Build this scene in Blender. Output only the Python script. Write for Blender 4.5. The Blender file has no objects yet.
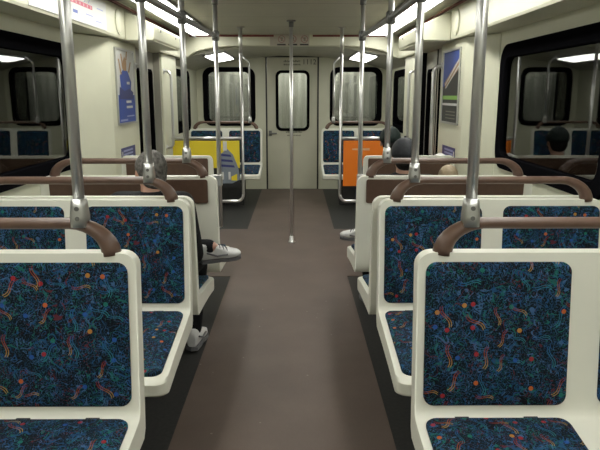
import bpy, bmesh, math, random
from mathutils import Vector, Matrix
random.seed(4)
S = bpy.context.scene
COL = S.collection
PI = math.pi
XC = -0.0575            # centre line of the car
def lx(side, off): return XC + side * off      # side -1 left, +1 right

# ------------------------------------------------------------------ materials
def mat(name, col, rough=.5, metal=0., spec=.5, coat=0.):
    m = bpy.data.materials.new(name); m.use_nodes = True
    b = m.node_tree.nodes['Principled BSDF']
    b.inputs['Base Color'].default_value = (*col, 1); b.inputs['Roughness'].default_value = rough
    b.inputs['Metallic'].default_value = metal; b.inputs['Specular IOR Level'].default_value = spec
    b.inputs['Coat Weight'].default_value = coat
    return m
class NT:
    def __init__(s, m): s.t = m.node_tree; s.b = s.t.nodes['Principled BSDF']
    def n(s, typ, ins=None, **kw):
        nd = s.t.nodes.new(typ)
        for k, v in kw.items(): setattr(nd, k, v)
        for k, v in (ins or {}).items():
            sock = nd.inputs[k]
            if isinstance(v, bpy.types.NodeSocket): s.t.links.new(v, sock)
            else: sock.default_value = v
        return nd
    def math(s, op, a, b=0.0, c=None):
        ins = {0: a, 1: b}
        if c is not None: ins[2] = c
        return s.n('ShaderNodeMath', ins, operation=op).outputs[0]
    def vm(s, op, a, b=(0, 0, 0)):
        nd = s.n('ShaderNodeVectorMath', {0: a, 1: b}, operation=op)
        return nd.outputs[0]
    def ramp(s, fac, stops, const=False):
        nd = s.n('ShaderNodeValToRGB', {'Fac': fac}); r = nd.color_ramp
        if const: r.interpolation = 'CONSTANT'
        while len(r.elements) < len(stops): r.elements.new(.5)
        for e, (p, c) in zip(r.elements, stops): e.position = p; e.color = (*c, 1)
        return nd.outputs['Color']
    def mix(s, fac, a, b):
        nd = s.n('ShaderNodeMix', data_type='RGBA')
        for i, v in ((0, fac), (6, a), (7, b)):
            if isinstance(v, bpy.types.NodeSocket): s.t.links.new(v, nd.inputs[i])
            else: nd.inputs[i].default_value = v if i == 0 else (*v, 1)
        return nd.outputs[2]
    def link(s, a, b): s.t.links.new(a, b)
    def color(s, c): s.link(c, s.b.inputs['Base Color'])
    def bump(s, h, strength=.2, dist=.002):
        b = s.n('ShaderNodeBump', {'Height': h, 'Strength': strength, 'Distance': dist})
        s.link(b.outputs[0], s.b.inputs['Normal'])
    def obj(s): return s.n('ShaderNodeTexCoord').outputs['Object']
def mottle(name, c1, c2, scale, rough=.5, bump=0., detail=4, metal=0.):
    m = mat(name, c1, rough, metal); n = NT(m)
    f = n.n('ShaderNodeTexNoise', {'Vector': n.obj(), 'Scale': scale, 'Detail': detail}).outputs[0]
    n.color(n.ramp(f, [(.3, c1), (.7, c2)]))
    if bump: n.bump(f, bump)
    return m
M = {}
M['shell'] = mottle('cream_plastic', (.76, .76, .665), (.80, .795, .695), 5, .38)
M['wall'] = mottle('cream_wall_panel', (.62, .62, .485), (.67, .67, .525), 3, .42)
M['header'] = mottle('cream_cove_panel', (.585, .58, .455), (.625, .62, .49), 3, .42)
M['brown'] = mottle('brown_rub_panel', (.088, .050, .032), (.108, .062, .040), 30, .45)
M['rail'] = mottle('brown_rail', (.118, .070, .050), (.148, .088, .063), 20, .36)
M['steel'] = mat('brushed_steel', (.70, .70, .685), .30, .8)
M['alu'] = mat('cast_aluminium', (.62, .62, .60), .38, .9)
M['bar'] = mat('dark_grey_bar', (.20, .20, .195), .4, .6)
M['rubber'] = mat('black_rubber', (.005, .005, .006), .9, spec=0.)
M['black'] = mat('black_plastic', (.012, .012, .013), .5)
M['dark'] = mottle('charcoal_paint', (.02, .02, .02), (.03, .03, .03), 20, .6)
M['red'] = mat('red_brown_stripe', (.16, .028, .022), .5)
M['doorgrey'] = mottle('grey_door_metal', (.30, .29, .25), (.34, .33, .28), 4, .4)
M['enddoor'] = mottle('cream_door_paint', (.56, .55, .43), (.60, .59, .46), 3, .42)
M['white'] = mat('white_print', (.64, .64, .625), .5)
M['blue'] = mat('blue_print', (.03, .07, .33), .45)
M['navy'] = mat('navy_print', (.03, .035, .16), .45)
M['lightblue'] = mat('pale_blue_print', (.30, .34, .58), .45)
M['redprint'] = mat('red_print', (.55, .06, .12), .5)
M['ink'] = mat('dark_print', (.03, .03, .028), .5)
M['greyink'] = mat('grey_print', (.20, .20, .16), .5)
M['yellow'] = mat('yellow_print', (.78, .62, .03), .4)
M['orange'] = mat('orange_print', (.84, .205, .012), .4)
M['green'] = mat('green_print', (.25, .50, .10), .45)
M['tan'] = mat('tan_print', (.40, .24, .11), .45)
M['ink2'] = mat('faded_dark_print', (.10, .10, .085), .5)
M['mauve'] = mat('mauve_print', (.36, .24, .22), .5)
M['greyblue'] = mat('grey_blue_print', (.20, .23, .27), .5)
M['skin'] = mottle('skin', (.52, .29, .21), (.58, .34, .25), 12, .5)
M['greyhair'] = mottle('grey_hair', (.05, .046, .042), (.20, .19, .175), 70, .6, .6)
M['blond'] = mottle('sandy_hair', (.28, .21, .13), (.40, .32, .21), 60, .6, .5)
M['darkhair'] = mottle('dark_hair', (.012, .011, .010), (.03, .027, .025), 60, .5, .5)
M['jacket'] = mottle('black_jacket', (.008, .008, .009), (.016, .016, .017), 30, .7, .3)
M['navyjacket'] = mottle('navy_jacket', (.012, .016, .03), (.02, .026, .05), 30, .7, .3)
M['teal'] = mottle('pale_teal_jacket', (.22, .32, .33), (.28, .40, .40), 20, .7, .3)
M['jeans'] = mottle('black_trousers', (.009, .009, .011), (.016, .016, .018), 60, .8, .2)
M['capgrey'] = mottle('charcoal_cap', (.03, .032, .036), (.045, .047, .052), 60, .55, .2)
M['capgreen'] = mottle('dark_green_cap', (.014, .022, .020), (.022, .03, .028), 60, .6, .2)
M['capwhite'] = mottle('white_cap', (.62, .62, .60), (.70, .70, .68), 40, .7, .2)
M['shoe'] = mottle('white_leather', (.62, .62, .62), (.72, .72, .71), 25, .45)
M['shoegrey'] = mat('grey_shoe_trim', (.14, .14, .15), .5)

for k_ in ('jacket', 'navyjacket', 'jeans', 'capgrey', 'capgreen', 'greyhair', 'darkhair'): M[k_].node_tree.nodes['Principled BSDF'].inputs['Specular IOR Level'].default_value = .15

def m_fabric():
    m = mat('patterned_seat_fabric', (.01, .015, .03), .85, spec=.2); n = NT(m)
    uv = n.n('ShaderNodeUVMap').outputs[0]
    sp = n.n('ShaderNodeTexNoise', {'Vector': uv, 'Scale': 230., 'Detail': 2.}, noise_dimensions='2D')
    col = n.ramp(sp.outputs[0], [(.38, (.002, .003, .005)), (.50, (.004, .010, .018)), (.57, (.007, .032, .038)), (.64, (.012, .042, .10)), (.74, (.06, .13, .22))])
    big = n.n('ShaderNodeTexNoise', {'Vector': uv, 'Scale': 9., 'Detail': 2.}, noise_dimensions='2D').outputs[0]
    col = n.mix(n.math('MULTIPLY', n.math('SUBTRACT', .66, big), 2.2), col, (.003, .004, .008))
    for sc, w, c, off in ((26., .022, (.014, .068, .17), 0.), (30., .018, (.012, .12, .105), 7.3), (34., .016, (.05, .12, .25), 3.1), (38., .016, (.012, .07, .17), 17.1), (24., .007, (.10, .02, .03), 11.7)):
        v = n.vm('ADD', uv, (off, off * .7, 0))
        f = n.n('ShaderNodeTexNoise', {'Vector': v, 'Scale': sc, 'Detail': 1., 'Distortion': 1.2}, noise_dimensions='2D').outputs[0]
        g = n.n('ShaderNodeTexNoise', {'Vector': v, 'Scale': sc * .6, 'Detail': 0.}, noise_dimensions='2D').outputs[0]
        ln = n.math('LESS_THAN', n.math('ABSOLUTE', n.math('SUBTRACT', f, .5)), w)
        ln = n.math('MULTIPLY', ln, n.math('GREATER_THAN', g, .42))
        col = n.mix(n.math('MULTIPLY', ln, .9), col, c)
    # paired curling strokes
    for sc, off in ((12.5, 0.), (10., 5.37)):
        p = n.vm('MULTIPLY', n.vm('ADD', uv, (off, off * .31, 0)), (sc, sc, 1))
        vo = n.n('ShaderNodeTexVoronoi', {'Vector': p, 'Scale': 1., 'Randomness': .75}, voronoi_dimensions='2D', feature='F1')
        loc = n.vm('SUBTRACT', p, vo.outputs['Position'])
        rnd = n.n('ShaderNodeSeparateColor', {'Color': vo.outputs['Color']})
        rot = n.n('ShaderNodeVectorRotate', {'Vector': loc, 'Angle': n.math('MULTIPLY_ADD', rnd.outputs[0], 2.4, .1)}, rotation_type='Z_AXIS').outputs[0]
        xy = n.n('ShaderNodeSeparateXYZ', {0: rot})
        cur = n.math('MULTIPLY', n.math('SINE', n.math('MULTIPLY', xy.outputs[0], 8.)), .075)
        d = n.math('ABSOLUTE', n.math('SUBTRACT', xy.outputs[1], cur))
        d = n.math('ABSOLUTE', n.math('SUBTRACT', d, .032))
        k = n.math('MULTIPLY', n.math('LESS_THAN', d, .0125), n.math('LESS_THAN', n.math('ABSOLUTE', xy.outputs[0]), .33))
        k = n.math('MULTIPLY', k, n.math('GREATER_THAN', rnd.outputs[1], .36))
        warm = n.ramp(n.math('ADD', n.math('MULTIPLY', xy.outputs[0], 1.6), .5), [(.05, (.22, .018, .022)), (.45, (.36, .075, .025)), (.9, (.46, .28, .06))])
        cool = n.ramp(n.math('ADD', xy.outputs[0], .5), [(.2, (.02, .09, .30)), (.8, (.03, .22, .24))])
        cc = n.mix(n.math('GREATER_THAN', rnd.outputs[2], .58), warm, cool)
        col = n.mix(n.math('MULTIPLY', k, .72), col, cc)
    p = n.vm('MULTIPLY', n.vm('ADD', uv, (2.2, 9.1, 0)), (12.5, 12.5, 1))
    vo = n.n('ShaderNodeTexVoronoi', {'Vector': p, 'Scale': 1., 'Randomness': .8}, voronoi_dimensions='2D', feature='F1')
    rnd = n.n('ShaderNodeSeparateColor', {'Color': vo.outputs['Color']})
    k = n.math('MULTIPLY', n.math('LESS_THAN', vo.outputs['Distance'], .085), n.math('GREATER_THAN', rnd.outputs[1], .2))
    dc = n.ramp(rnd.outputs[0], [(0., (.36, .022, .026)), (.27, (.55, .13, .02)), (.40, (.015, .17, .13)), (.62, (.02, .09, .36)), (.9, (.50, .23, .04))], True)
    col = n.mix(n.math('MULTIPLY', k, .75), col, dc)
    n.color(col); n.bump(sp.outputs[0], .25, .001)
    return m
M['fabric'] = m_fabric()

def m_floor():
    m = mat('ribbed_brown_flooring', (.12, .09, .075), .55); n = NT(m); o = n.obj()
    f = n.n('ShaderNodeTexNoise', {'Vector': o, 'Scale': 3., 'Detail': 5.}).outputs[0]
    g = n.n('ShaderNodeTexNoise', {'Vector': n.vm('MULTIPLY', o, (1., .25, 1.)), 'Scale': 160., 'Detail': 2.}).outputs[0]
    col = n.ramp(f, [(.3, (.108, .080, .065)), (.7, (.142, .107, .088))])
    col = n.mix(n.math('MULTIPLY', g, .45), col, (.085, .06, .05))
    sp = n.n('ShaderNodeTexVoronoi', {'Vector': o, 'Scale': 14.}); r = n.n('ShaderNodeSeparateColor', {'Color': sp.outputs['Color']}).outputs[0]
    k = n.math('MULTIPLY', n.math('LESS_THAN', sp.outputs['Distance'], .075), n.math('GREATER_THAN', r, .72))
    col = n.mix(n.math('MULTIPLY', k, .6), col, (.30, .26, .21))
    n.color(col); n.bump(g, .15, .001)
    return m
M['floor'] = m_floor()
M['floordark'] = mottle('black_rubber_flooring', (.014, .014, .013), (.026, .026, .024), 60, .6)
def m_ceiling():
    m = mat('beige_ceiling_panel', (.40, .39, .31), .5); n = NT(m); o = n.obj()
    xyz = n.n('ShaderNodeSeparateXYZ', {0: o})
    fr = n.math('FRACT', n.math('MULTIPLY', xyz.outputs[1], 1.25))
    k = n.math('LESS_THAN', fr, .012)
    f = n.n('ShaderNodeTexNoise', {'Vector': o, 'Scale': 2.5, 'Detail': 4.}).outputs[0]
    col = n.ramp(f, [(.3, (.43, .42, .345)), (.7, (.475, .465, .38))])
    n.color(n.mix(k, col, (.16, .15, .12)))
    return m
M['ceiling'] = m_ceiling()
def m_glass():
    m = bpy.data.materials.new('window_glass'); m.use_nodes = True; t = m.node_tree; t.nodes.clear()
    out = t.nodes.new('ShaderNodeOutputMaterial'); mx = t.nodes.new('ShaderNodeMixShader')
    tr = t.nodes.new('ShaderNodeBsdfTransparent'); gl = t.nodes.new('ShaderNodeBsdfGlossy'); fr = t.nodes.new('ShaderNodeFresnel')
    tr.inputs[0].default_value = (.80, .82, .80, 1); gl.inputs['Roughness'].default_value = .02; gl.inputs[0].default_value = (.95, .97, .95, 1)
    fr.inputs['IOR'].default_value = 1.9
    t.links.new(fr.outputs[0], mx.inputs[0]); t.links.new(tr.outputs[0], mx.inputs[1]); t.links.new(gl.outputs[0], mx.inputs[2]); t.links.new(mx.outputs[0], out.inputs[0])
    return m
M['glass'] = m_glass()
def m_emit(name, col, st):
    m = mat(name, (.8, .8, .8), .4); b = m.node_tree.nodes['Principled BSDF']
    b.inputs['Emission Color'].default_value = (*col, 1); b.inputs['Emission Strength'].default_value = st
    return m
M['lamp'] = m_emit('fluorescent_diffuser', (1., .995, .925), 9.8)
M['endlamp'] = m_emit('end_light_diffuser', (1., .995, .925), 6.)
M['tunnel'] = mottle('dark_concrete', (.03, .032, .03), (.055, .055, .05), 1.5, .9)
def m_ribs():
    m = mat('grey_ribbed_car_end', (.5, .5, .48), .5); n = NT(m); o = n.obj(); x = n.n('ShaderNodeSeparateXYZ', {0: o}).outputs[0]
    f = n.n('ShaderNodeTexNoise', {'Vector': n.vm('MULTIPLY', o, (1., 1., .06)), 'Scale': 11., 'Detail': 3.}).outputs[0]
    n.color(n.ramp(f, [(.36, (.30, .30, .275)), (.5, (.46, .46, .43)), (.64, (.62, .62, .585))]))
    return m
M['ribs'] = m_ribs()

# ------------------------------------------------------------------ mesh helpers
def tag(o, label=None, cat=None, group=None, kind=None):
    if label: o['label'] = label
    if cat: o['category'] = cat
    if group: o['group'] = group
    if kind: o['kind'] = kind
    return o
def empty(name, loc=(0, 0, 0), rz=0.):
    o = bpy.data.objects.new(name, None); COL.objects.link(o); o.location = loc; o.rotation_euler[2] = rz; o.empty_display_size = .1
    return o
class MB:
    """collects shapes, then links them as one mesh object"""
    def __init__(s): s.bm = bmesh.new(); s.uvs = {}; s.mats = []
    def mi(s, m):
        if m not in s.mats: s.mats.append(m)
        return s.mats.index(m)
    def face(s, vs, m=0, smooth=False):
        try:
            f = s.bm.faces.new(vs); f.material_index = m; f.smooth = smooth; return f
        except ValueError: return None
    def box(s, x0, x1, y0, y1, z0, z1, m=0):
        v = [s.bm.verts.new((x, y, z)) for z in (z0, z1) for y in (y0, y1) for x in (x0, x1)]
        for q in ((0, 2, 3, 1), (4, 5, 7, 6), (0, 1, 5, 4), (2, 6, 7, 3), (0, 4, 6, 2), (1, 3, 7, 5)): s.face([v[i] for i in q], m)
        return s
    def poly(s, pts, m=0):
        s.face([s.bm.verts.new(p) for p in pts], m); return s
    def loft(s, rings, m=0, closed=True, caps=True, smooth=True):
        R = [[s.bm.verts.new(p) for p in r] for r in rings]; n = len(R[0])
        for a, b in zip(R, R[1:]):
            for i in range(n if closed else n - 1):
                j = (i + 1) % n; s.face([a[i], a[j], b[j], b[i]], m, smooth)
        if caps: s.face(R[0][::-1], m); s.face(R[-1], m)
        return s
    def tube(s, pts, r, seg=12, m=0, flat=1., ref=None):
        pts = [Vector(p) for p in pts]; rs = r if isinstance(r, (list, tuple)) else [r] * len(pts); rings = []
        u = None
        for i, p in enumerate(pts):
            d = (pts[min(i + 1, len(pts) - 1)] - pts[max(i - 1, 0)]).normalized()
            if u is None:
                a = Vector(ref) if ref else (Vector((0, 1, 0)) if abs(d.y) < .8 else Vector((1, 0, 0)))
                u = (a - d * a.dot(d)).normalized()
            else: u = (u - d * u.dot(d)).normalized()
            w = d.cross(u)
            rings.append([p + (u * math.cos(2 * PI * k / seg) * flat + w * math.sin(2 * PI * k / seg)) * rs[i] for k in range(seg)])
        return s.loft(rings, m)
    def cyl(s, a, b, r, seg=16, m=0): return s.tube([a, b], r, seg, m)
    def ell(s, c, r, m=0, seg=14, rot=None):
        mt = Matrix.Translation(c) @ (rot or Matrix()) @ Matrix.Diagonal((*r, 1))
        ret = bmesh.ops.create_uvsphere(s.bm, u_segments=seg, v_segments=seg // 2 + 2, radius=1, matrix=mt)
        for v in ret['verts']:
            for f in v.link_faces: f.material_index = m; f.smooth = True
        return s
    def build(s, name, mats, parent=None, bevel=0., seg=2, angle=40, flip=True):
        me = bpy.data.meshes.new(name)
        if flip: bmesh.ops.recalc_face_normals(s.bm, faces=s.bm.faces)
        s.bm.to_mesh(me); s.bm.free()
        for m in (mats if isinstance(mats, (list, tuple)) else [mats]): me.materials.append(m)
        o = bpy.data.objects.new(name, me); COL.objects.link(o)
        if parent is not None: o.parent = parent
        if bevel:
            b = o.modifiers.new('bevel', 'BEVEL'); b.width = bevel; b.segments = seg; b.limit_method = 'ANGLE'; b.angle_limit = math.radians(angle)
            for p in me.polygons: p.use_smooth = True
            b.harden_normals = True
        return o
def rrect(w, h, r, n=6):
    """rounded rectangle outline centred on 0"""
    pts = []
    for cx, cy, a0 in ((w / 2 - r, h / 2 - r, 0), (-w / 2 + r, h / 2 - r, PI / 2), (-w / 2 + r, -h / 2 + r, PI), (w / 2 - r, -h / 2 + r, 1.5 * PI)):
        for k in range(n + 1):
            a = a0 + PI / 2 * k / n; pts.append((cx + r * math.cos(a), cy + r * math.sin(a)))
    return pts
def ring(mb, outer, inner, place, d0, d1, m=0):
    """frame between two outlines with equal point counts, from depth d0 to d1"""
    n = len(outer)
    A = [[mb.bm.verts.new(place(*p, d)) for p in o] for o, d in ((outer, d0), (outer, d1), (inner, d1), (inner, d0))]
    for q in range(4):
        a, b = A[q], A[(q + 1) % 4]
        for i in range(n): mb.face([a[i], a[(i + 1) % n], b[(i + 1) % n], b[i]], m)
def slab(mb, outline, place, d0, d1, m=0, inset=0.):
    rings = [[place(*p, d0) for p in outline], [place(*p, d1) for p in outline]]
    mb.loft(rings, m, smooth=False)
def arc(c, r, a0, a1, n, u, v):
    c, u, v = Vector(c), Vector(u), Vector(v)
    return [c + (u * math.cos(a0 + (a1 - a0) * k / n) + v * math.sin(a0 + (a1 - a0) * k / n)) * r for k in range(n + 1)]
def copy_tree(o, parent=None):
    c = o.copy(); COL.objects.link(c); c.parent = parent
    for ch in list(o.children): copy_tree(ch, c)
    return c
def text_mesh(name, body, size, m, parent, loc, rot, sx=1.):
    cu = bpy.data.curves.new(name, 'FONT'); cu.body = body; cu.size = size; cu.align_x = 'CENTER'; cu.align_y = 'CENTER'; cu.extrude = .0006; cu.resolution_u = 2
    t = bpy.data.objects.new(name, cu); COL.objects.link(t)
    bpy.context.view_layer.update()
    me = bpy.data.meshes.new_from_object(t.evaluated_get(bpy.context.evaluated_depsgraph_get()))
    COL.objects.unlink(t); bpy.data.objects.remove(t)
    me.materials.clear(); me.materials.append(m)
    o = bpy.data.objects.new(name, me); COL.objects.link(o); o.parent = parent; o.location = loc; o.rotation_euler = rot; o.scale = (sx, 1, 1)
    return o

# ------------------------------------------------------------------ the setting
Y0, Y1, YB = -2.6, 9.35, 7.2            # back wall, end wall, bulkhead
W = 1.40; ZC = 2.06; HO = 1.205
DY0, DY1 = 5.25, 6.25                    # side door opening
WIN = [(-2.35, -.85), (-.70, .82), (.97, 2.50), (2.64, 4.16), (7.22, 8.66)]
WZ0, WZ1 = .93, 1.715
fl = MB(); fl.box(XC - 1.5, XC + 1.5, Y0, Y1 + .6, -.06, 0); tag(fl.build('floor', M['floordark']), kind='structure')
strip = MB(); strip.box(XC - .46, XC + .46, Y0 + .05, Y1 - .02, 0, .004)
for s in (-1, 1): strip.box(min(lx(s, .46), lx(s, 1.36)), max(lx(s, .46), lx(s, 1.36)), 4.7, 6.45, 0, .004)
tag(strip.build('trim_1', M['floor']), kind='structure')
ce = MB(); ce.box(XC - 1.45, XC + 1.45, Y0, YB, ZC, ZC + .05); tag(ce.build('ceiling', M['ceiling']), kind='structure')
# end section: an arched lower ceiling
prof = [(-1.46, 1.70), (-1.38, 1.76), (-1.15, 1.83), (-.85, 1.885), (-.5, 1.935), (-.2, 1.955), (.2, 1.955), (.5, 1.935), (.85, 1.885), (1.15, 1.83), (1.38, 1.76), (1.46, 1.70)]
ec = MB(); ol = prof + [(1.46, 2.1), (-1.46, 2.1)]
ec.loft([[(XC + x, y, z) for x, z in ol] for y in (YB + .1, Y1 + .05)], smooth=False)
tag(ec.build('trim_2', M['ceiling']), kind='structure')
def end_z(x):
    x = abs(x)
    pr = prof[6:]
    for (a, za), (b, zb) in zip(pr, pr[1:]):
        if a <= x <= b: return za + (zb - za) * (x - a) / (b - a)
    return 1.955
# side walls with window and door openings
for s, nm in ((-1, 'left'), (1, 'right')):
    w = MB()
    def wb(y0, y1, z0, z1, o0=W, o1=W + .06): w.box(min(lx(s, o0), lx(s, o1)), max(lx(s, o0), lx(s, o1)), y0, y1, z0, z1)
    for y0, y1 in ((Y0, DY0), (DY1, Y1)):
        wb(y0, y1, 0, WZ0 + .045); wb(y0, y1, WZ1 - .045, 2.1)
    wb(DY0, DY1, 1.82, 2.1)
    edges = [(Y0, WIN[0][0])] + [(a[1], b[0]) for a, b in zip(WIN[:3], WIN[1:4])] + [(WIN[3][1], DY0), (DY1, WIN[4][0]), (WIN[4][1], Y1)]
    for a, b in edges: wb(a - .05 if a not in (Y0, DY1) else a, b + .05 if b not in (DY0, Y1) else b, WZ0 + .045, WZ1 - .045)
    tag(w.build('wall_' + nm, M['wall']), kind='structure')
    # window posts beside the door that step in towards the aisle
    j = MB()
    for yy, (a, b, c_) in (('n', (4.20, 4.52, DY0)), ('f', (7.08, 6.98, DY1))):
        rings = []
        for z in (0, 1.80):
            rings.append([(lx(s, W + .02), a, z), (lx(s, W - .005), a, z), (lx(s, 1.25), b, z), (lx(s, 1.25), c_, z), (lx(s, W + .02), c_, z)])
        j.loft(rings, smooth=False)
    tag(j.build('trim_%d' % (3 if s < 0 else 4), M['wall'], bevel=.02, seg=3, angle=20), kind='structure')
    # cove header above the windows
    h = MB()
    pr = [(1.45, 1.80), (HO + .005, 1.80), (HO, 1.815), (HO, 2.005), (HO + .01, 2.02), (HO + .01, 2.07), (1.45, 2.07)]
    h.loft([[(lx(s, x), y, z) for x, z in pr] for y in (Y0, YB + .1)], smooth=False)
    tag(h.build('trim_%d' % (5 if s < 0 else 6), M['header']), kind='structure')
    r = MB(); r.box(min(lx(s, HO - .008), lx(s, HO + .012)), max(lx(s, HO - .008), lx(s, HO + .012)), Y0, YB, 2.026, 2.042)
    tag(r.build('trim_%d' % (7 if s < 0 else 8), M['red']), kind='structure')
# bulkhead arch
bh = MB()
low = [(1.215, 1.80), (1.16, 1.815), (1.11, 1.85), (1.03, 1.885), (.9, 1.912), (.72, 1.93), (.5, 1.937), (0, 1.937)]
low = low + [(-x, z) for x, z in low[-2::-1]]
ol = low + [(-1.215, ZC + .02), (1.215, ZC + .02)]
bh.loft([[(XC + x, y, z) for x, z in ol] for y in (YB, YB + .12)], smooth=False)
tag(bh.build('wall_bulkhead', M['header'], bevel=.012, angle=60), kind='structure')
bs = MB()
for a, b in ((-1.13, -.19), (.245, 1.13)): bs.box(XC + a, XC + b, YB - .012, YB + .01, 2.035, 2.056)
tag(bs.build('trim_9', M['red']), kind='structure')
# end wall
EDX0, EDX1, EDZ = -.436, .326, 1.95
EW = {-1: (-1.37, -.60), 1: (.50, 1.27)}
ew = MB(); y0, y1 = Y1, Y1 + .07
ew.box(XC - 1.46, XC + 1.46, y0, y1, EDZ, 2.1)
ew.box(XC - 1.46, EW[-1][0] + .05, y0, y1, 0, EDZ); ew.box(EW[1][1] - .05, XC + 1.46, y0, y1, 0, EDZ)
ew.box(EW[-1][1] - .05, EDX0, y0, y1, 0, EDZ); ew.box(EDX1, EW[1][0] + .05, y0, y1, 0, EDZ)
for s in (-1, 1):
    a, b = EW[s]; ew.box(a + .05, b - .05, y0, y1, 0, .95 + .05); ew.box(a + .05, b - .05, y0, y1, 1.80 - .05, EDZ)
tag(ew.build('wall_end', M['wall']), kind='structure')
bw = MB(); bw.box(XC - 1.46, XC + 1.46, Y0 - .06, Y0, 0, 2.1); tag(bw.build('wall_rear', M['wall']), kind='structure')
# added fill light between the coupled cars, no fixture, brightens the end windows
la = bpy.data.lights.new('gap_fill_light', 'AREA'); la.shape = 'RECTANGLE'; la.size = 2.2; la.size_y = .12; la.energy = 13; la.color = (1, .98, .9)
lo = bpy.data.objects.new('gap_fill_light', la); COL.objects.link(lo); lo.location = (XC, 9.62, 2.12); lo.rotation_euler = (.35, 0, 0)
# tunnel outside
for s, nm in ((-1, 'tunnel_left'), (1, 'tunnel_right')):
    t = MB(); t.box(min(lx(s, 3.3), lx(s, 3.5)), max(lx(s, 3.3), lx(s, 3.5)), -6, 16, -1, 4)
    for k in range(9): t.box(min(lx(s, 3.12), lx(s, 3.32)), max(lx(s, 3.12), lx(s, 3.32)), -4 + 2.1 * k, -3.75 + 2.1 * k, -1, 4)
    tag(t.build('wall_' + nm, M['tunnel']), kind='structure')
ce2 = MB(); ce2.box(XC - 1.3, XC + 1.3, 9.92, 10., .2, 2.2); tag(ce2.build('wall_next_car', M['ribs']), kind='structure')

# windows
nwin = [0]
def window(place, w, h, fw, r, kids=True):
    nwin[0] += 1
    f = MB(); ring(f, rrect(w, h, r), rrect(w - 2 * fw, h - 2 * fw, max(r - fw * .5, .03)), place, -.035, .014)
    o = tag(f.build('window_%d' % nwin[0], M['rubber'], bevel=.006), kind='structure')
    g = MB(); slab(g, rrect(w - 2 * fw + .02, h - 2 * fw + .02, max(r - fw * .5, .03)), place, -.016, -.010)
    g.build('pane', M['glass'], o)
    return o
for s in (-1, 1):
    for a, b in WIN:
        cy, cz = (a + b) / 2, (WZ0 + WZ1) / 2
        window(lambda u, v, d, s=s, cy=cy, cz=cz: (lx(s, W - d), cy + u, cz + v), b - a, WZ1 - WZ0, .085, .12)
    a, b = EW[s]
    o = window(lambda u, v, d, a=a, b=b: ((a + b) / 2 + u, Y1 - d, 1.375 + v), b - a, .85, .07, .13)
# end door
d = MB(); d.box(EDX0 + .012, EDX1 - .012, Y1 + .005, Y1 + .05, .004, .90); d.box(EDX0 + .012, EDX1 - .012, Y1 + .005, Y1 + .05, 1.72, EDZ - .012)
dcx = -.05
d.box(EDX0 + .012, dcx - .215, Y1 + .005, Y1 + .05, .90, 1.72); d.box(dcx + .215, EDX1 - .012, Y1 + .005, Y1 + .05, .90, 1.72)
door1 = tag(d.build('door_1', M['enddoor']), kind='structure')
pl = lambda u, v, dd: (dcx + u, Y1 + .004 - dd, 1.315 + v)
f = MB(); ring(f, rrect(.50, .88, .085), rrect(.42, .80, .055), pl, -.03, .012); f.build('window_gasket', M['rubber'], door1, bevel=.004)
g = MB(); slab(g, rrect(.45, .83, .06), pl, -.016, -.01); g.build('window_pane', M['glass'], door1)
hb = MB(); hb.box(EDX0 + .03, EDX0 + .075, Y1 - .01, Y1 + .006, .80, .88); hb.tube([(EDX0 + .05, Y1 - .01, .84), (EDX0 + .05, Y1 - .045, .84), (EDX0 + .15, Y1 - .05, .84)], .011)
hb.build('door_latch', M['bar'], door1, bevel=.003)
# the small notices on the door: rows of short dark marks, too faded to read
def notice(x0, x1, z, h, m):
    nb = MB(); x = x0
    while x < x1:
        w_ = random.uniform(.008, .02); nb.box(x, min(x + w_, x1), Y1 + .0032, Y1 + .0052, z, z + h * random.choice((.7, 1., 1.))); x += w_ + .006
    o = nb.build('door_notice', m, door1); o['kind'] = 'stuff'
for x0, x1, z, h in ((dcx - .13, dcx + .11, 1.87, .03), (dcx - .13, dcx + .12, 1.825, .022), (dcx - .10, dcx + .14, .845, .028), (dcx - .08, dcx + .12, .80, .018)): notice(x0, x1, z, h, M['greyink'])
text_mesh('car_number', '1112', .105, M['ink2'], door1, (.195, Y1 + .004, 1.87), (PI / 2, 0, 0))
fr = MB()
for x in (EDX0, EDX1): fr.box(x - .012, x + .010, Y1 - .006, Y1 + .02, 0, EDZ)
fr.box(XC - .75, XC + .75, Y1 - .008, Y1 + .01, EDZ - .012, EDZ + .012)
tag(fr.build('trim_10', M['dark']), kind='structure')
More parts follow.
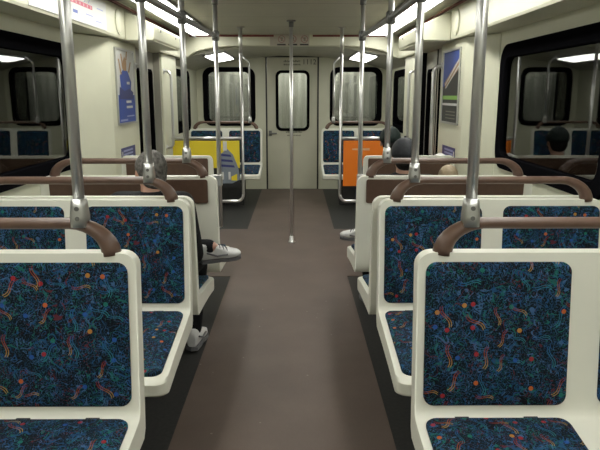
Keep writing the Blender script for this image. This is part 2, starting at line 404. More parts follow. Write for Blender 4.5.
# side doors: two leaves each
for s, nm in ((-1, 'door_2'), (1, 'door_3')):
    root = None
    for k, (a, b) in enumerate(((DY0 + .005, (DY0 + DY1) / 2 - .008), ((DY0 + DY1) / 2 + .008, DY1 - .005))):
        lf = MB(); X0, X1 = sorted((lx(s, 1.335), lx(s, 1.375)))
        wy0, wy1 = a + .10, b - .10
        lf.box(X0, X1, a, b, .01, .80); lf.box(X0, X1, a, b, 1.62, 1.83); lf.box(X0, X1, a, wy0, .8, 1.62); lf.box(X0, X1, wy1, b, .8, 1.62)
        if root is None: root = tag(lf.build(nm, M['doorgrey']), kind='structure'); p = root
        else: p = lf.build('door_leaf', M['doorgrey'], root)
        cy = (wy0 + wy1) / 2; w_, h_ = wy1 - wy0 + .04, .86
        pl = lambda u, v, dd, s=s, cy=cy: (lx(s, 1.335 - dd), cy + u, 1.21 + v)
        f = MB(); ring(f, rrect(w_, h_, .06), rrect(w_ - .06, h_ - .06, .04), pl, -.03, .008); f.build('window_gasket', M['rubber'], root)
        g = MB(); slab(g, rrect(w_ - .04, h_ - .04, .04), pl, -.02, -.014); g.build('window_pane', M['glass'], root)
        e = MB(); yy = (DY0 + DY1) / 2; e.box(X0 - .004, X1 + .004, (b - .001) if k == 0 else yy, yy if k == 0 else a + .001, .01, 1.83); e.build('edge_seal', M['rubber'], root)
    e = MB(); X0, X1 = sorted((lx(s, 1.275), lx(s, 1.335)))
    e.box(X0, X1, DY0 - .004, DY0 + .012, 0, 1.80); e.box(X0, X1, DY1 - .012, DY1 + .004, 0, 1.80); e.build('door_jamb', M['rubber'] if s > 0 else M['doorgrey'], root)

# ------------------------------------------------------------------ lights
side_words = {-1: 'left', 1: 'right'}
bounds = [7.10 - 1.06 * k for k in range(10)]
order = ['farthest', 'second farthest', 'third farthest', 'fourth from the far end', 'fifth from the far end', 'sixth from the far end', 'seventh from the far end', 'eighth from the far end', 'nearest the rear wall']
for s in (-1, 1):
    proto = None
    for k in range(9):
        if proto is None:
            lamp_s = s
            root = empty('ceiling_light', (lx(s, .945), bounds[k] - .53, ZC))
            f = MB(); f.box(-.1, .1, -.515, .515, -.010, -.0005); hs = f.build('housing', M['doorgrey'], root)
            t = MB()
            for q in (-1, 1):
                t = MB(); t.box(*sorted((q * .092, q * .108)), -.528, .528, -.045 if q == s else -.014, -.0005); t.build('side_trim', M['bar'], root)  # outer trim given extra depth to keep lamp light off the cove
            e = MB(); e.box(-.091, .091, -.485, .485, -.018, -.0102); e.build('diffuser', M['lamp'], root, bevel=.004)
            proto = root
        else:
            root = copy_tree(proto); root.location = (lx(s, .945), bounds[k] - .53, ZC)
        tag(root, 'fluorescent ceiling light panel above the %s seats, %s of that row' % (side_words[s], order[k]), 'ceiling light', 'ceiling light panels along the car')
    a = math.atan2(end_z(.78) - end_z(1.02), .24)
    root = empty('ceiling_light', (lx(s, .90), 8.1, end_z(.90) - .004)); root.rotation_euler = (0, s * a, 0)
    f = MB(); f.box(-.14, .14, -.60, .60, -.008, .004); f.build('housing', M['bar'], root)
    for q in (-1, 1): e = MB(); e.box(-.11, .11, *sorted((q * .01, q * .57)), -.02, -.0082); e.build('diffuser', M['endlamp'], root)
    tag(root, 'tilted light panel beyond the bulkhead, on the %s over the end seats' % side_words[s], 'ceiling light', 'light panels in the end section')

# ------------------------------------------------------------------ seats
HW = .485
def back_y(z): return -.05 * (.97 - z) / .53           # backrest front face (bench faces -Y)
def bench_shell(parent, hw=HW):
    m = MB(); rings = []
    R = .045
    st = [(-1, k) for k in range(7)] + [(1, k) for k in range(6, -1, -1)]
    for sg, k in st:
        a = PI / 2 * k / 6
        x = sg * (hw - R + R * math.cos(a)); dr = R * (1 - math.sin(a))
        zt = .97 - dr; yf = -.60 + dr
        p = [(back_y(zt), zt)]
        p += [(back_y(z), z) for z in (.9, .75, .60)]
        p += [(-.042, .53), (-.045, .508), (-.051, .492), (-.063, .482)]          # fillet into the pan
        p += [(-.25, .460), (-.42, .440), (yf + .02, .420), (yf, .408), (yf + .002, .366), (yf + .02, .354), (-.40, .372), (-.20, .390), (-.02, .40)]
        p += [(.0, .425), (.004, .46), (.018, .60), (.034, .80), (.046, zt)]
        rings.append([(x, y, z) for y, z in p])
    m.loft(rings, smooth=False)
    return m.build('shell', M['shell'], parent, bevel=.010, seg=3, angle=38)
def pad(parent, name, u0, u1, v0, v1, r, place, uvoff, thick=.010):
    bm = bmesh.new(); uvl = bm.loops.layers.uv.new('UVMap')
    w, h = u1 - u0, v1 - v0; cu, cv = (u0 + u1) / 2, (v0 + v1) / 2
    rings = []; layers = [(0., -.002), (0., thick * .55), (.004, thick * .85), (.012, thick), (.05, thick * 1.35)]
    for ins, d in layers:
        rings.append([(bm.verts.new(place(cu + a, cv + b, d)), (cu + a + uvoff[0], cv + b + uvoff[1])) for a, b in rrect(w - 2 * ins, h - 2 * ins, max(r - ins, .008))])
    def mk(vs):
        f = bm.faces.new([v for v, _ in vs]); f.smooth = True
        for l, (_, uv) in zip(f.loops, vs): l[uvl].uv = uv
    n = len(rings[0])
    for A, B in zip(rings, rings[1:]):
        for i in range(n): mk([A[i], A[(i + 1) % n], B[(i + 1) % n], B[i]])
    mk(rings[-1])
    bmesh.ops.recalc_face_normals(bm, faces=bm.faces)
    me = bpy.data.meshes.new(name); bm.to_mesh(me); bm.free(); me.materials.append(M['fabric'])
    o = bpy.data.objects.new(name, me); COL.objects.link(o); o.parent = parent
    return o
def make_bench():
    root = empty('bench_seat')
    bench_shell(root)
    tl = math.hypot(1, .05 / .53)
    def on_back(u, v, d): return (u, back_y(v) - d, v)
    def on_pan(u, v, d): return (u, v, .422 + (v + .58) * .115 + d)
    pans = []
    for i, c in enumerate((-1, 1)):
        a, b = sorted((c * .046, c * .460))
        bk = pad(root, 'back_cushion', a, b, .521, .943, .03, on_back, (.37 + i * 1.3, .2))
        cs = pad(root, 'seat_cushion', a, b, -.560, -.064, .035, on_pan, (2.9 + i * 1.7, 1.1), .014)
    for i, c in enumerate((-1, 1)):
        for t in (-.10, .10):
            q = MB(); q.box(c * .249 + t - .02, c * .249 + t + .02, -.068, -.056, .482, .490); q.build('seat_clip', M['black'], root)
    br = MB(); slab(br, rrect(.87, .135, .012), lambda u, v, d: (u, .034 + (v + .085) * .075 + d, .885 + v), 0, .012)
    br.build('back_panel', M['brown'], root, bevel=.003)
    pd = MB(); pd.box(-.26, .26, -.40, -.06, .0, .385); pd.build('pedestal', M['dark'], root, bevel=.01)
    return root
def add_rail(root, ends=(True, True), hw=HW):
    zt = .967; zr = 1.052; y = .022
    def half(sg):
        pts = []
        for t in range(9):
            a = t / 8 * PI / 2
            pts.append((sg * (hw - .075 - .115 * (1 - math.cos(a))), y, zt - .006 + (zr - zt + .006) * math.sin(a)))
        return pts
    L = half(-1); R_ = half(1)[::-1]
    rad = [.029, .0275, .026, .024, .022, .0205, .019, .0175, .0165]
    m = MB(); m.tube(L + R_, rad + rad[::-1], 14)
    return m.build('grab_rail', M['rail'], root)
proto = make_bench()
BX = {-1: XC - .395 - HW, 1: XC + .395 + HW}
sw = {-1: 'left', 1: 'right'}
rows = [('A', 1.70, 0, True, 'nearest bench on the %s side, patterned blue cushions facing the camera, closest to the lens'),
        ('B', 2.61, 0, True, 'second bench on the %s facing the camera, directly behind the nearest bench'),
        ('C', 2.725, PI, False, 'bench on the %s facing away, back to back with the second patterned bench'),
        ('D', 3.437, PI, True, 'third bench on the %s, seen from behind, brown back panel below its brown rail'),
        ('E', 4.515, PI, False, 'fourth bench on the %s, seen from behind beside the side door, without a rail'),
        ('F', 8.35, 0, True, 'far %s bench facing the camera beside the end door')]
BENCH = {}
for key, y, rz, rail, lab in rows:
    for s in (-1, 1):
        if key == 'A' and s == -1: r = proto
        else: r = copy_tree(proto)
        r.location = (BX[s], y, 0); r.rotation_euler[2] = rz
        if key == 'E': r.scale = (.68, .75, 1); r.location.x = XC + s * (.545 + HW * .68)
        if key == 'A': r.scale = (1, 1, .993); r.location.x += .006 if s > 0 else 0
        if key == 'B': r.scale = (1, 1, .992); r.location.x += .018 if s > 0 else -.006
        if key == 'D' and s < 0: r.location.x += .015
        tag(r, lab % sw[s], 'bench', 'two-person transit bench seats')
        BENCH[key, s] = r
# pedestals must stand on the wall side whichever way a bench faces; rails differ per row
for (key, s), r in BENCH.items():
    if (s == -1) != (abs(r.rotation_euler[2]) > 1):     # local +x points to the aisle here
        pass
    if dict((k, q) for k, _, _, q, _ in rows)[key]: add_rail(r)

# ------------------------------------------------------------------ stanchions
def clamp(parent, x, y, z0=1.036, z1=1.116):
    m = MB(); rings = []
    for z, h in ((z0, .0235), (z0 + .03, .024), (z1 - .02, .0215), (z1, .0195)):
        rings.append([(x + a, y + b, z) for a, b in rrect(2 * h, 2 * h, .012, 4)])
    m.loft(rings); c = m.build('clamp', M['alu'], parent)
    for z in (z0 + .026, z0 + .054):
        b = MB(); b.cyl((x, y - .026, z), (x, y - .018, z), .0065, 10); b.build('bolt', M['bar'], c)
    return c
PR = .0158
def stanchion(x, y, z0, label, clamped=True, sleeve=True, z1=ZC, group='steel stanchion poles'):
    root = empty('stanchion_pole', (x, y, 0))
    t = MB(); t.tube([(0, 0, z0), (0, 0, z1)], PR, 18); t.build('pole', M['steel'], root)
    if clamped: clamp(root, 0, 0)
    elif z0 > .3:
        b = MB(); q = -1 if x < 0 else 1; b.box(*sorted((-q * .02, q * .060)), -.02, .02, .76, .84); b.build('bracket', M['alu'], root, bevel=.006)
    else:
        b = MB(); b.tube([(0, 0, .004), (0, 0, .012), (0, 0, .014), (0, 0, .06), (0, 0, .066)], [.036, .036, .024, .023, .018], 18); b.build('base_flange', M['alu'], root)
    fl_ = MB(); fl_.tube([(0, 0, z1 - .012), (0, 0, z1 - .0005)], .042, 18); fl_.tube([(0, 0, z1 - .06), (0, 0, z1 - .012)], .022, 16); fl_.build('ceiling_flange', M['bar'], root)
    if sleeve:
        e = MB(); e.tube([(0, 0, 1.765), (0, 0, 1.772), (0, 0, 1.825), (0, 0, 1.832)], [.018, .025, .025, .018], 16); e.build('sleeve', M['bar'], root)
    tag(root, label, 'pole', group); return root
POL = {-1: [], 1: []}
for s, xs in ((-1, (-.61, -.626, -.600, -.552)), (1, (.494, .505, .500, .458))):
    names = ('clamped to the rail of the nearest %s bench', 'clamped to the rail of the second %s bench', 'clamped to the rail of the third %s bench')
    for x, y, nmx in zip(xs, (1.722, 2.632, 3.415), names):
        stanchion(x, y, 1.06, 'steel pole ' + nmx % sw[s] + ', rising to the ceiling')
        POL[s].append((x, y))
    stanchion(xs[3], 4.44, .46, 'steel pole fixed to the aisle corner of the fourth %s bench' % sw[s], clamped=False)
    POL[s].append((xs[3], 4.44))
    # horizontal bar under the light panels
    m = MB(); pts = [(xs[0] - .012 * s, -.6, 1.80)] + [(x, y, 1.80) for x, y in POL[s]]
    pts = [(x + s * .004, y, z) for x, y, z in pts]
    m.tube(pts, .0165, 14); b = m.build('overhead_grab_bar', M['bar'])
    tag(b, 'dark grey overhead bar joining the tops of the poles along the %s seats' % sw[s], 'grab bar', 'overhead grab bars')
stanchion(-.043, 5.85, .006, 'steel pole standing alone in the middle of the aisle floor', clamped=False, sleeve=False)
for s in (-1, 1):       # bent pole on the end bench rail
    x = lx(s, .555); root = empty('bent_pole', (x, 8.372, 0))
    m = MB(); zt = end_z(.66)
    m.tube([(0, 0, 1.06), (0, 0, 1.80)] + arc((s * .045, 0, 1.80), .045, PI, PI / 2 + .35, 5, (s, 0, 0), (0, 0, 1)) + [(s * .10, 0, zt - .004)], .0135, 12); m.build('tube', M['steel'], root)
    f = MB(); f.tube([(s * .10, 0, zt - .022), (s * .10, 0, zt - .002)], .03, 14); f.build('ceiling_flange', M['alu'], root)
    clamp(root, 0, 0)
    tag(root, 'thin bent pole on the rail of the far %s bench, before the end window' % sw[s], 'pole', 'bent poles at the end seats')

# ------------------------------------------------------------------ windscreens beyond the doors
for s, colr, word in ((-1, 'yellow', 'yellow'), (1, 'orange', 'orange')):
    xa = -.552 if s < 0 else .458; Y = 6.42; xw = lx(s, 1.22)
    root = empty('windscreen', (xa, Y, 0)); wv = abs(xw - xa)
    m = MB(); r = .07; zb = .31
    m.tube([(0, 0, ZC - .002), (0, 0, zb + r)] + arc((s * r, 0, zb + r), r, PI, 1.5 * PI, 6, (s, 0, 0), (0, 0, 1)) + [(s * wv, 0, zb)], .0155, 14)
    m.build('bent_tube', M['steel'], root)
    m = MB(); m.tube([(0, 0, .965), (s * wv, 0, .965)], .0165, 14); m.build('top_bar', M['steel'], root)
    f = MB(); f.tube([(0, 0, ZC - .014), (0, 0, ZC - .001)], .038, 16); f.tube([(0, 0, ZC - .25), (0, 0, ZC - .014)], .019, 14); f.build('ceiling_flange', M['alu'], root)
    X = lambda u: s * u
    p = MB(); a, b = sorted((X(.03), X(wv - .01))); p.box(a, b, -.005, .005, .455, .945); pn = p.build('panel', M['black'], root)
    q = MB(); zlo = .56
    if s > 0:
        q.box(a, b, -.0085, -.005, .47, .94, 0)
        pr_ = q.build('poster_print', M['orange'], pn)
        t = MB()
        t.poly([(.12, -.0095, .845), (.30, -.0095, .84), (.30, -.0095, .865), (.12, -.0095, .86)])
        t.build('poster_lettering', mat('pale_orange_print', (.80, .45, .25), .5), pn)
    else:
        q.box(a, b, -.0085, -.005, .66, .94, 0); pr_ = q.build('poster_print', M['yellow'], pn)
        t = MB(); ms = [M['greyblue'], M['white'], M['navy'], M['yellow'], M['ink']]
        # grey printed figure with dark stripes over the lower part
        t.poly([(-.11, -.0095, .50), (-.03, -.0095, .54), (-.045, -.0095, .66), (-.10, -.0095, .80), (-.16, -.0095, .86), (-.23, -.0095, .80), (-.25, -.0095, .50)], 0)
        t.poly([(-.16, -.0099, .84), (-.20, -.0099, .84), (-.20, -.0099, .935), (-.16, -.0099, .935)], 1)
        for z in (.775, .72, .665): t.poly([(-.08 - (z - .66) * .3, -.0103, z), (-.24, -.0103, z + .01), (-.24, -.0103, z + .035), (-.09 - (z - .66) * .3, -.0103, z + .022)], 2)
        for x in (-.22, -.15): t.poly([(x, -.0103, .54), (x + .022, -.0103, .54), (x + .022, -.0103, .62), (x, -.0103, .62)], 1)
        t.poly([(-.06, -.0103, .53), (-.12, -.0103, .53), (-.12, -.0103, .57), (-.06, -.0103, .60)], 3)
        t.build('poster_figure', ms, pn)
    tag(root, 'steel framed windscreen past the %s door holding a %s poster' % (sw[s], word), 'windscreen', 'windscreens beside the doors')

# ------------------------------------------------------------------ things on the walls
def wall_tf(s, off, y, z):
    """u runs along +Y on the right wall / +Y on the left, v up, d out of the wall"""
    return lambda u, v, d: (lx(s, off) - s * d - lx(s, off), u, v)
def panel(mb, P, u0, u1, v0, v1, d, m=0): mb.poly([P(u0, v0, d), P(u1, v0, d), P(u1, v1, d), P(u0, v1, d)], m)
# posters on the door posts
JX = 1.25
for s in (-1, 1):
    yc = 4.875; zc = 1.46; root = empty('advert_poster', (lx(s, JX), yc, zc))
    P = lambda u, v, d, s=s: (-s * d, u, v)
    w, h = .52, .56
    f = MB(); ring(f, rrect(w, h, .008, 2), rrect(w - .03, h - .03, .004, 2), P, 0, .012); f.build('frame', M['alu'], root)
    t = MB()
    if s < 0:
        ms = [M['white'], M['blue'], M['navy'], M['tan'], M['lightblue'], M['redprint']]
        t.box(*sorted((0, -s * .004)), -w / 2, w / 2, -h / 2, h / 2, 0)
        panel(t, P, -w / 2, w / 2, -h / 2, -.06, .005, 1)
        # figure with raised arms in a blue shirt
        t.poly([P(*q, .006) for q in ((-.14, -.02), (.12, -.06), (.16, .04), (.06, .12), (-.06, .13), (-.16, .08))], 1)
        t.poly([P(*q, .0065) for q in ((-.05, .12), (.03, .12), (.04, .19), (-.01, .225), (-.06, .19))], 3)
        for a, b in (((-.14, .09), (-.19, .20)), ((-.08, .13), (-.12, .24)), ((.07, .11), (.14, .19)), ((.01, .20), (.05, .27))):
            t.poly([P(a[0], a[1], .0068), P(a[0] + .04, a[1], .0068), P(b[0] + .03, b[1], .0068), P(b[0], b[1], .0068)], 3)
        t.poly([P(*q, .007) for q in ((-.20, -.09), (.18, -.09), (.20, -.04), (.10, -.01), (-.05, -.03), (-.18, 0))], 2)
        panel(t, P, .02, .10, .02, .04, .0075, 0)
        for v, a, b in ((-.12, -.02, .13), (-.16, -.02, .16)): panel(t, P, a, b, v, v + .018, .0075, 0)
        panel(t, P, -.20, .0, -.255, -.24, .0075, 4); panel(t, P, -.02, .2, -.225, -.215, .0075, 4)
        lab = 'white and blue advert poster of a figure with raised arms beside the left door'
    else:
        ms = [M['ink'], M['blue'], M['white'], M['tan'], M['green'], M['greyink']]
        t.box(*sorted((0, -s * .004)), -w / 2, w / 2, -h / 2, h / 2, 0)
        t.poly([P(*q, .005) for q in ((-w / 2, h / 2), (w / 2, h / 2), (w / 2, .0), (.05, .03), (-w / 2, .22))], 1)
        t.poly([P(*q, .006) for q in ((-w / 2, .14), (.16, -.01), (.20, .03), (-w / 2, .22))], 3)
        for a, b in (((-.26, .20), (.17, .01)), ((-.26, .155), (.15, -.015))):
            t.poly([P(a[0], a[1], .0066), P(b[0], b[1], .0066), P(b[0], b[1] + .012, .0066), P(a[0], a[1] + .018, .0066)], 2)
        panel(t, P, -w / 2, w / 2, -.095, -.065, .006, 4); panel(t, P, -w / 2, w / 2, -.14, -.122, .006, 2)
        for v in (-.19, -.215, -.24): panel(t, P, -.18, .12, v, v + .008, .006, 5)
        lab = 'dark blue advert poster with diagonal pale stripes beside the right door'
    t.build('print', ms, root)
    tag(root, lab, 'poster')
    # small blue notice below
    root = empty('notice_sticker', (lx(s, JX), 4.86, .952))
    t = MB(); ms = [M['navy'], M['lightblue'], M['ink'], M['white']]
    t.box(*sorted((0, -s * .003)), -.20, .20, -.055, .055, 0)
    a0, a1 = (-.15, .12)
    for v in (-.03, -.004, .022): panel(t, P, a0, a1, v, v + .015, .0045, 1)
    panel(t, P, -.188, -.165, -.03, .03, .0045, 3)
    t.build('print', ms, root)
    tag(root, 'small blue notice sticker low on the post by the %s door' % sw[s], 'sticker')
    # curved grab handles either side of the door
    for yy, word in ((DY0 - .05, 'near'), (DY1 + .06, 'far')):
        m = MB(); z0, z1 = .88, 1.63; X = lambda d: lx(s, JX) - s * d; r = .05
        pts = [Vector((X(0), yy, z0)), Vector((X(.02), yy, z0))] + arc((X(.02), yy, z0 + r), r, -PI / 2, 0, 5, (-s, 0, 0), (0, 0, 1)) + \
              arc((X(.02), yy, z1 - r), r, 0, PI / 2, 5, (-s, 0, 0), (0, 0, 1)) + [Vector((X(0), yy, z1))]
        root = empty('door_handrail', (X(0), yy, z0))
        m.tube([p - Vector((X(0), yy, z0)) for p in pts], .014, 12); m.build('tube', M['steel'], root)
        for z in (0, z1 - z0):
            f = MB(); f.cyl((0, 0, z), (-s * .008, 0, z), .028, 14); f.build('flange', M['steel'], root)
        tag(root, 'curved steel grab handle on the %s post of the %s door' % (word, sw[s]), 'handrail', 'grab handles beside the side doors')
    # speaker disc on the cove
    root = empty('ceiling_speaker', (lx(s, HO), 4.62, 1.912))
    m = MB(); rings = []
    for d, r in ((0, .082), (.007, .082), (.011, .076), (.014, .05), (.015, .012)): rings.append([(-s * d, r * math.cos(a * PI / 14), r * math.sin(a * PI / 14)) for a in range(28)])
    m.loft(rings); m.build('grille', M['header'], root)
    m = MB(); ring(m, [(.09 * math.cos(a * PI / 14), .09 * math.sin(a * PI / 14)) for a in range(28)], [(.082 * math.cos(a * PI / 14), .082 * math.sin(a * PI / 14)) for a in range(28)], lambda u, v, d, s=s: (-s * d, u, v), 0, .009); m.build('rim', M['wall'], root)
    tag(root, 'round cream speaker disc on the cove above the %s windows' % sw[s], 'speaker', 'speaker discs on the coves')
    # door motor cover
    root = empty('door_motor_cover', (lx(s, HO), 5.30, 1.795))
    m = MB()
    pr = [(0, .0), (.205, .003), (.214, .012), (.218, .105), (.208, .118), (.02, .205), (0, .21)]
    m.loft([[(-s * a, y, z) for a, z in pr] for y in (-.52, .52)], smooth=False); c = m.build('cover', M['header'], root, bevel=.008)
    m = MB(); m.box(*sorted((-s * .02, -s * .21)), -.50, .50, -.004, .001); m.build('underside', M['wall'], root)
    for y in (-.3, .3):
        m = MB(); m.cyl((-s * .214, y, .085), (-s * .222, y, .085), .010, 10); m.build('lock', M['bar'], root)
    tag(root, 'cream sloping door motor cover above the %s side door' % sw[s], 'cover', 'door motor covers')
# route map
root = empty('route_map', (lx(-1, HO), 3.70, 1.912)); P = lambda u, v, d: (d, u, v)
m = MB(); m.box(0, .004, -.62, .62, -.095, .085, 0)
panel(m, P, -.45, .33, .0, .024, .0048, 1)
for k in range(12): panel(m, P, -.42 + k * .065, -.405 + k * .065, .004, .020, .0052, 2)
for k in range(11):
    u = -.43 + k * .068; m.poly([P(u, .03, .0048), P(u + .012, .03, .0048), P(u + .06, .07, .0048), P(u + .05, .07, .0048)], 3)
panel(m, P, -.02, .06, -.052, -.034, .0048, 4)
for u, v in ((-.4, -.03), (-.22, -.06), (.2, -.04), (.38, -.06), (.42, .02)): panel(m, P, u, u + .13, v, v + .007, .0048, 3)
m.build('print', [M['white'], M['redprint'], mat('pink_print', (.65, .35, .40), .5), M['lightblue'], M['blue']], root)
tag(root, 'white route map with a red line on the left cove', 'map')
# sign on the bulkhead
root = empty('bulkhead_sign', (-.055, YB, 1.992))
P = lambda u, v, d: (u, -d, v)
m = MB(); m.box(-.235, .205, -.006, 0, -.055, .07, 0); m.build('plate', M['header'] if False else mat('pale_sign_plate', (.46, .42, .36), .5), root)
for u in (-.105, .02, .15):
    m = MB()
    ring(m, [(u + .042 * math.cos(a * PI / 12), .018 + .042 * math.sin(a * PI / 12)) for a in range(24)], [(u + .031 * math.cos(a * PI / 12), .018 + .031 * math.sin(a * PI / 12)) for a in range(24)], P, .006, .0072, 0)
    m.poly([P(u - .033, .040, .0074), P(u - .025, .047, .0074), P(u + .033, -.006, .0074), P(u + .025, -.013, .0074)], 0)
    panel(m, P, u - .008, u + .012, 0., .036, .0068, 1)
    m.build('pictogram', [M['mauve'], M['greyink']], root)
for a, b in ((-.155, -.06), (-.03, .07), (.10, .195)): m = MB(); panel(m, P, a, b, -.048, -.033, .0068); m.build('caption_bar', M['ink'], root)
tag(root, 'pale sign with three round prohibition pictograms on the bulkhead over the aisle', 'sign')

# ------------------------------------------------------------------ people
def fuse(mb, name, m, parent, voxel=.008, smooth=4):
    o = mb.build(name, m, None)
    r = o.modifiers.new('r', 'REMESH'); r.mode = 'VOXEL'; r.voxel_size = voxel
    sm = o.modifiers.new('s', 'SMOOTH'); sm.factor = .5; sm.iterations = smooth
    bpy.context.view_layer.update()
    me = bpy.data.meshes.new_from_object(o.evaluated_get(bpy.context.evaluated_depsgraph_get()))
    for p in me.polygons: p.use_smooth = True
    o.modifiers.clear(); old = o.data; o.data = me; bpy.data.meshes.remove(old); me.name = name
    if len(me.materials) == 0: me.materials.append(m)
    o.parent = parent; return o
def limb(mb, pts, rs, seg=12):
    """a chain of tapered segments with rounded joints, to be fused"""
    for (a, b), (ra, rb) in zip(zip(pts, pts[1:]), zip(rs, rs[1:])): mb.tube([a, b], [ra, rb], seg)
    for p, r in zip(pts, rs): mb.ell(p, (r, r, r), seg=seg)
def shoe(parent, ankle, direction, up, s):
    d = Vector(direction).normalized(); u = Vector(up); u = (u - d * u.dot(d)).normalized(); w = d.cross(u)
    A = Vector(ankle)
    def Q(l, h, t): return A + (d * l + u * h + w * t) * s
    m = MB(); rings = []
    for l, hw, h0, h1 in ((-.075, .022, -.075, .00), (-.06, .034, -.082, .03), (-.01, .038, -.084, .035), (.05, .038, -.084, .008), (.10, .045, -.084, -.022), (.15, .044, -.083, -.036), (.185, .032, -.080, -.046), (.20, .014, -.074, -.056)):
        c = (h0 + h1) / 2; hh = (h1 - h0) / 2
        rings.append([Q(l, c + hh * math.copysign(abs(math.sin(a)) ** .6, math.sin(a)), hw * math.copysign(abs(math.cos(a)) ** .7, math.cos(a))) for a in [2 * PI * k / 16 for k in range(16)]])
    m.loft(rings); o = m.build('shoe', M['shoe'], parent)
    m = MB(); out = [(-.08, .0), (-.065, .036), (0, .041), (.06, .040), (.11, .049), (.16, .047), (.195, .034), (.208, 0)]
    out = out + [(l, -t) for l, t in out[-2:0:-1]]
    m.loft([[Q(l, -.100, t) for l, t in out], [Q(l, -.080, t * 1.0) for l, t in out]], smooth=False); m.build('sole', M['shoegrey'], o)
    m = MB()
    for l, h in ((.05, .010), (.075, -.004), (.10, -.018)): m.tube([Q(l, h - .012, -.030), Q(l + .004, h + .002, 0), Q(l, h - .012, .030)], .004 * s, 6)
    m.tube([Q(-.04, -.02, .041), Q(.03, -.05, .043), Q(.10, -.045, .046)], .006 * s, 6); m.tube([Q(-.04, -.02, -.041), Q(.03, -.05, -.043), Q(.10, -.045, -.046)], .006 * s, 6)
    m.build('lace', M['shoegrey'], o)
    return o
def person(x, y, s, label, top, head, turn=0., cross=None, ankle=None, lean=0., seat=.445, legs='jeans', tuck=0., hunch=0., brim=True):
    """seated person facing +Y; y is the front face of the backrest; s is the body scale"""
    root = empty('person', (x, y, 0))
    def T(a, b, c): return Vector((a * s + lean * max(0, c) * s, b * s, seat + c * s))
    pel, belly, chest = T(0, .19, .10), T(0, .16, .24), T(0, .14, .40)
    neck, hd = T(0, .135, .545), T(0, .165, .69)
    sh = {k: T(k * .17, .14, .475 + hunch) for k in (-1, 1)}; el = {k: T(k * ((.235 if cross is None else .208)), .22, .22) for k in (-1, 1)}; wr = {k: T(k * .08, .42, .20) for k in (-1, 1)}
    hip = {k: T(k * .085, .20, .085) for k in (-1, 1)}; kn = {k: T(k * (.12 if cross is None else .17), .58 - tuck, .10) for k in (-1, 1)}; an = {k: T(k * .13, .60 - tuck, -.41) for k in (-1, 1)}
    fdir = {k: (0.1 * k, 1, 0) for k in (-1, 1)}; fup = {k: (0, 0, 1) for k in (-1, 1)}
    for k in (-1, 1): an[k].z = .115 * s + .006
    if cross is not None:            # the leg `cross` is folded over the other knee, its foot out to the far side
        k = cross; kn[k] = T(k * .20, .50, .17)
        an[k] = Vector(ankle) - Vector((x, y, 0))
        fdir[k] = (-k, .45, .03); fup[k] = (0, -.25, .95)
    b = MB()
    limb(b, [pel, belly, chest, T(0, .14, .47 + hunch)], [.125 * s, .118 * s, .13 * s, .09 * s])
    for k in (-1, 1):
        limb(b, [T(k * .05, .14, .46 + hunch), sh[k], el[k], wr[k]], [.07 * s, .055 * s, .042 * s, .028 * s])
        limb(b, [pel, hip[k], kn[k], an[k]], [.10 * s, .085 * s, .06 * s, .038 * s])
        fd = Vector(fdir[k]).normalized() * s; limb(b, [an[k], an[k] + fd * .10 - Vector(fup[k]).normalized() * .055 * s], [.033 * s, .022 * s], 8)
        # hand: palm, four fingers, thumb, resting on the thigh
        w0 = wr[k]; fw = Vector((-k * .35, .9, -.25)).normalized() * s; sd = Vector((k * .9, .35, 0)).normalized() * s; dn = Vector((0, 0, -1)) * s
        limb(b, [w0, w0 + fw * .05, w0 + fw * .085], [.026 * s, .030 * s, .028 * s], 8)
        for q, (o_, ln) in enumerate(((-.030, .065), (-.010, .075), (.010, .070), (.030, .055))):
            p0 = w0 + fw * .085 + sd * o_; p1 = p0 + fw * ln * .5 + dn * .006; p2 = p1 + fw * ln * .4 + dn * .022
            limb(b, [p0, p1, p2], [.0105 * s, .0095 * s, .008 * s], 7)
        p0 = w0 + fw * .035 - sd * .025; p1 = p0 - sd * .03 + fw * .03; limb(b, [p0, p1, p1 + fw * .03 + dn * .008], [.013 * s, .011 * s, .009 * s], 7)
    limb(b, [T(0, .14, .47), neck, hd - Vector((0, .01, .04)) * s], [.062 * s, .055 * s, .056 * s])
    Rz = Matrix.Rotation(turn, 4, 'Z')
    def Hh(a, c, e): return hd + (Rz @ Vector((a, c, e))) * s
    b.ell(Hh(0, -.005, .03), (.076 * s, .094 * s, .095 * s), rot=Rz); b.ell(Hh(0, .03, -.045), (.056 * s, .062 * s, .062 * s), rot=Rz)
    limb(b, [Hh(0, .088, .022), Hh(0, .112, -.018)], [.010 * s, .015 * s], 8)                     # nose
    b.ell(Hh(0, .088, -.062), (.026 * s, .012 * s, .006 * s), rot=Rz, seg=8); b.ell(Hh(0, .087, -.074), (.022 * s, .012 * s, .007 * s), rot=Rz, seg=8)   # lips
    b.ell(Hh(0, .078, -.10), (.02 * s, .02 * s, .014 * s), rot=Rz, seg=8)
    for k in (-1, 1):
        b.ell(Hh(k * .078, .0, -.005), (.010 * s, .020 * s, .032 * s), rot=Rz, seg=10)             # ears
        b.ell(Hh(k * .033, .080, .040), (.022 * s, .010 * s, .006 * s), rot=Rz, seg=8)             # brows
        b.ell(Hh(k * .033, .079, .020), (.014 * s, .011 * s, .008 * s), rot=Rz, seg=8)             # lids
    body = fuse(b, 'body', M['skin'], root, .0065 * max(.9, s))
    for k in (-1, 1):
        e = MB(); e.ell(Hh(k * .033, .0895, .020), (.006 * s, .003 * s, .006 * s), rot=Rz, seg=8); e.build('eye', M['ink'], root)
    # clothes
    c = MB(); g = .014 * s
    limb(c, [T(0, .19, .11), belly, chest, T(0, .138, .475 + hunch)], [.132 * s + g, .122 * s + g, .132 * s + g, .075 * s + g])
    for k in (-1, 1):
        w_ = el[k].lerp(wr[k], .93)
        limb(c, [T(k * .05, .14, .46 + hunch), sh[k], el[k], w_], [.072 * s + g, .058 * s + g, .047 * s + g, .034 * s + g])
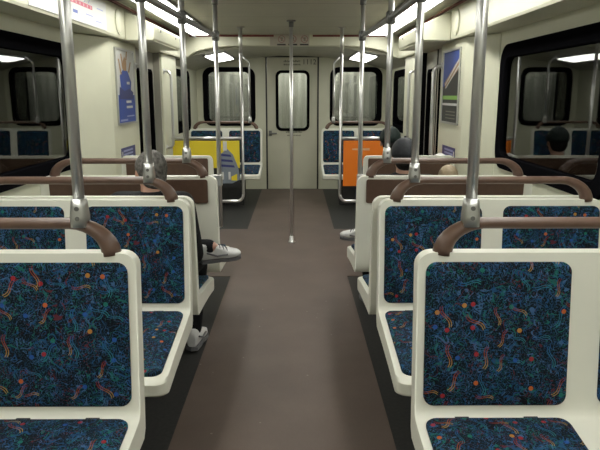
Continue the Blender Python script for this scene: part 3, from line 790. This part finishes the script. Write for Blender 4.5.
    c.tube([T(0, .14, .50), T(0, .132, .585 + hunch * .2)], [.080 * s, .074 * s], 14)
    fuse(c, 'jacket', M[top], root, .011)
    c = MB()
    for k in (-1, 1):
        a_ = kn[k].lerp(an[k], .97)
        limb(c, [T(0, .19, .095), hip[k], kn[k], a_], [.118 * s + .004, .095 * s, .070 * s, .050 * s])
    fuse(c, 'trousers', M[legs], root, .011)
    for k in (-1, 1): shoe(root, an[k], fdir[k], fup[k], s * (1.08 if k != cross else .93))
    # hair, with or without a cap
    hair, cap = head
    h = MB(); h.ell(Hh(0, -.017, .036), (.086 * s, .096 * s, .096 * s), rot=Rz); h.ell(Hh(0, -.045, -.01), (.074 * s, .065 * s, .075 * s), rot=Rz)
    for k in (-1, 1): h.ell(Hh(k * .068, .0, .035), (.016 * s, .045 * s, .05 * s), rot=Rz, seg=10)
    ho = fuse(h, 'hair', M[hair], root, .007, 2)
    if cap:
        m = MB(); rings = []
        for t in range(9):
            a = t / 8 * PI / 2; rr = math.cos(a); zz = math.sin(a)
            rings.append([Hh(.094 * rr * math.cos(q) , -.012 + .108 * rr * math.sin(q), .035 + .108 * zz) for q in [2 * PI * k / 24 for k in range(24)]] if t < 8 else [Hh(.004 * math.cos(q), -.012 + .004 * math.sin(q), .143) for q in [2 * PI * k / 24 for k in range(24)]])
        rings.insert(0, [Hh(.090 * math.cos(q), -.012 + .104 * math.sin(q), .012) for q in [2 * PI * k / 24 for k in range(24)]])
        m.loft(rings); co = m.build('cap', M[cap], root)
        m = MB(); m.ell(Hh(0, -.012, .146), (.009 * s, .009 * s, .006 * s), seg=8); m.build('cap_button', M[cap], co)
        if brim:
            m = MB(); out = [(.07 * math.cos(a), .075 + .085 * math.sin(a)) for a in [PI * k / 10 for k in range(11)]]
            m.loft([[Hh(u, v, .024 - .12 * max(0, v - .08)) for u, v in out], [Hh(u, v, .030 - .12 * max(0, v - .08)) for u, v in out]], smooth=False); m.build('cap_brim', M[cap], co)
    tag(root, label, 'person'); return root
person(-.685, 2.775, .86, 'grey-haired person in black clothes and white sneakers, leg crossed, sitting on the left', 'jacket', ('greyhair', None), turn=.55, cross=-1, ankle=(-.44, 3.12, .63), hunch=.05)
person(.61, 3.487, .86, 'person in charcoal cap sitting at the aisle behind the brown panel on the right', 'jacket', ('darkhair', 'capgrey'), cross=1, ankle=(.445, 4.05, .52), lean=.04, hunch=.04)
person(1.045, 3.50, .68, 'sandy-haired small person slumped beside the one in the charcoal cap', 'navyjacket', ('blond', None), lean=-.33)
person(.715, 4.60, .87, 'person in dark green cap sitting just beyond the charcoal cap', 'navyjacket', ('darkhair', 'capgreen'), tuck=.1)
person(1.09, 4.60, .63, 'small person in white cap and pale teal jacket near the right wall', 'teal', ('darkhair', 'capwhite'), tuck=.05)

# ------------------------------------------------------------------ camera, world, view
cam = bpy.data.cameras.new('camera'); co = bpy.data.objects.new('camera', cam); COL.objects.link(co)
cam.sensor_width = 36; cam.lens = 620. * 36 / 600; cam.clip_start = .02
th = math.atan(130 / 620.)
co.location = (0, 0, 1.40); co.rotation_euler = (PI / 2 - th, 0, -math.atan(4 / 620.) * math.cos(th))
S.camera = co
wd = bpy.data.worlds.new('world'); S.world = wd; wd.use_nodes = True
bg = wd.node_tree.nodes['Background']; bg.inputs[0].default_value = (.02, .022, .025, 1); bg.inputs[1].default_value = .3
S.view_settings.view_transform = 'Standard'; S.view_settings.look = 'None'; S.view_settings.exposure = .55; S.view_settings.gamma = 1.; S.view_settings.use_curve_mapping = False
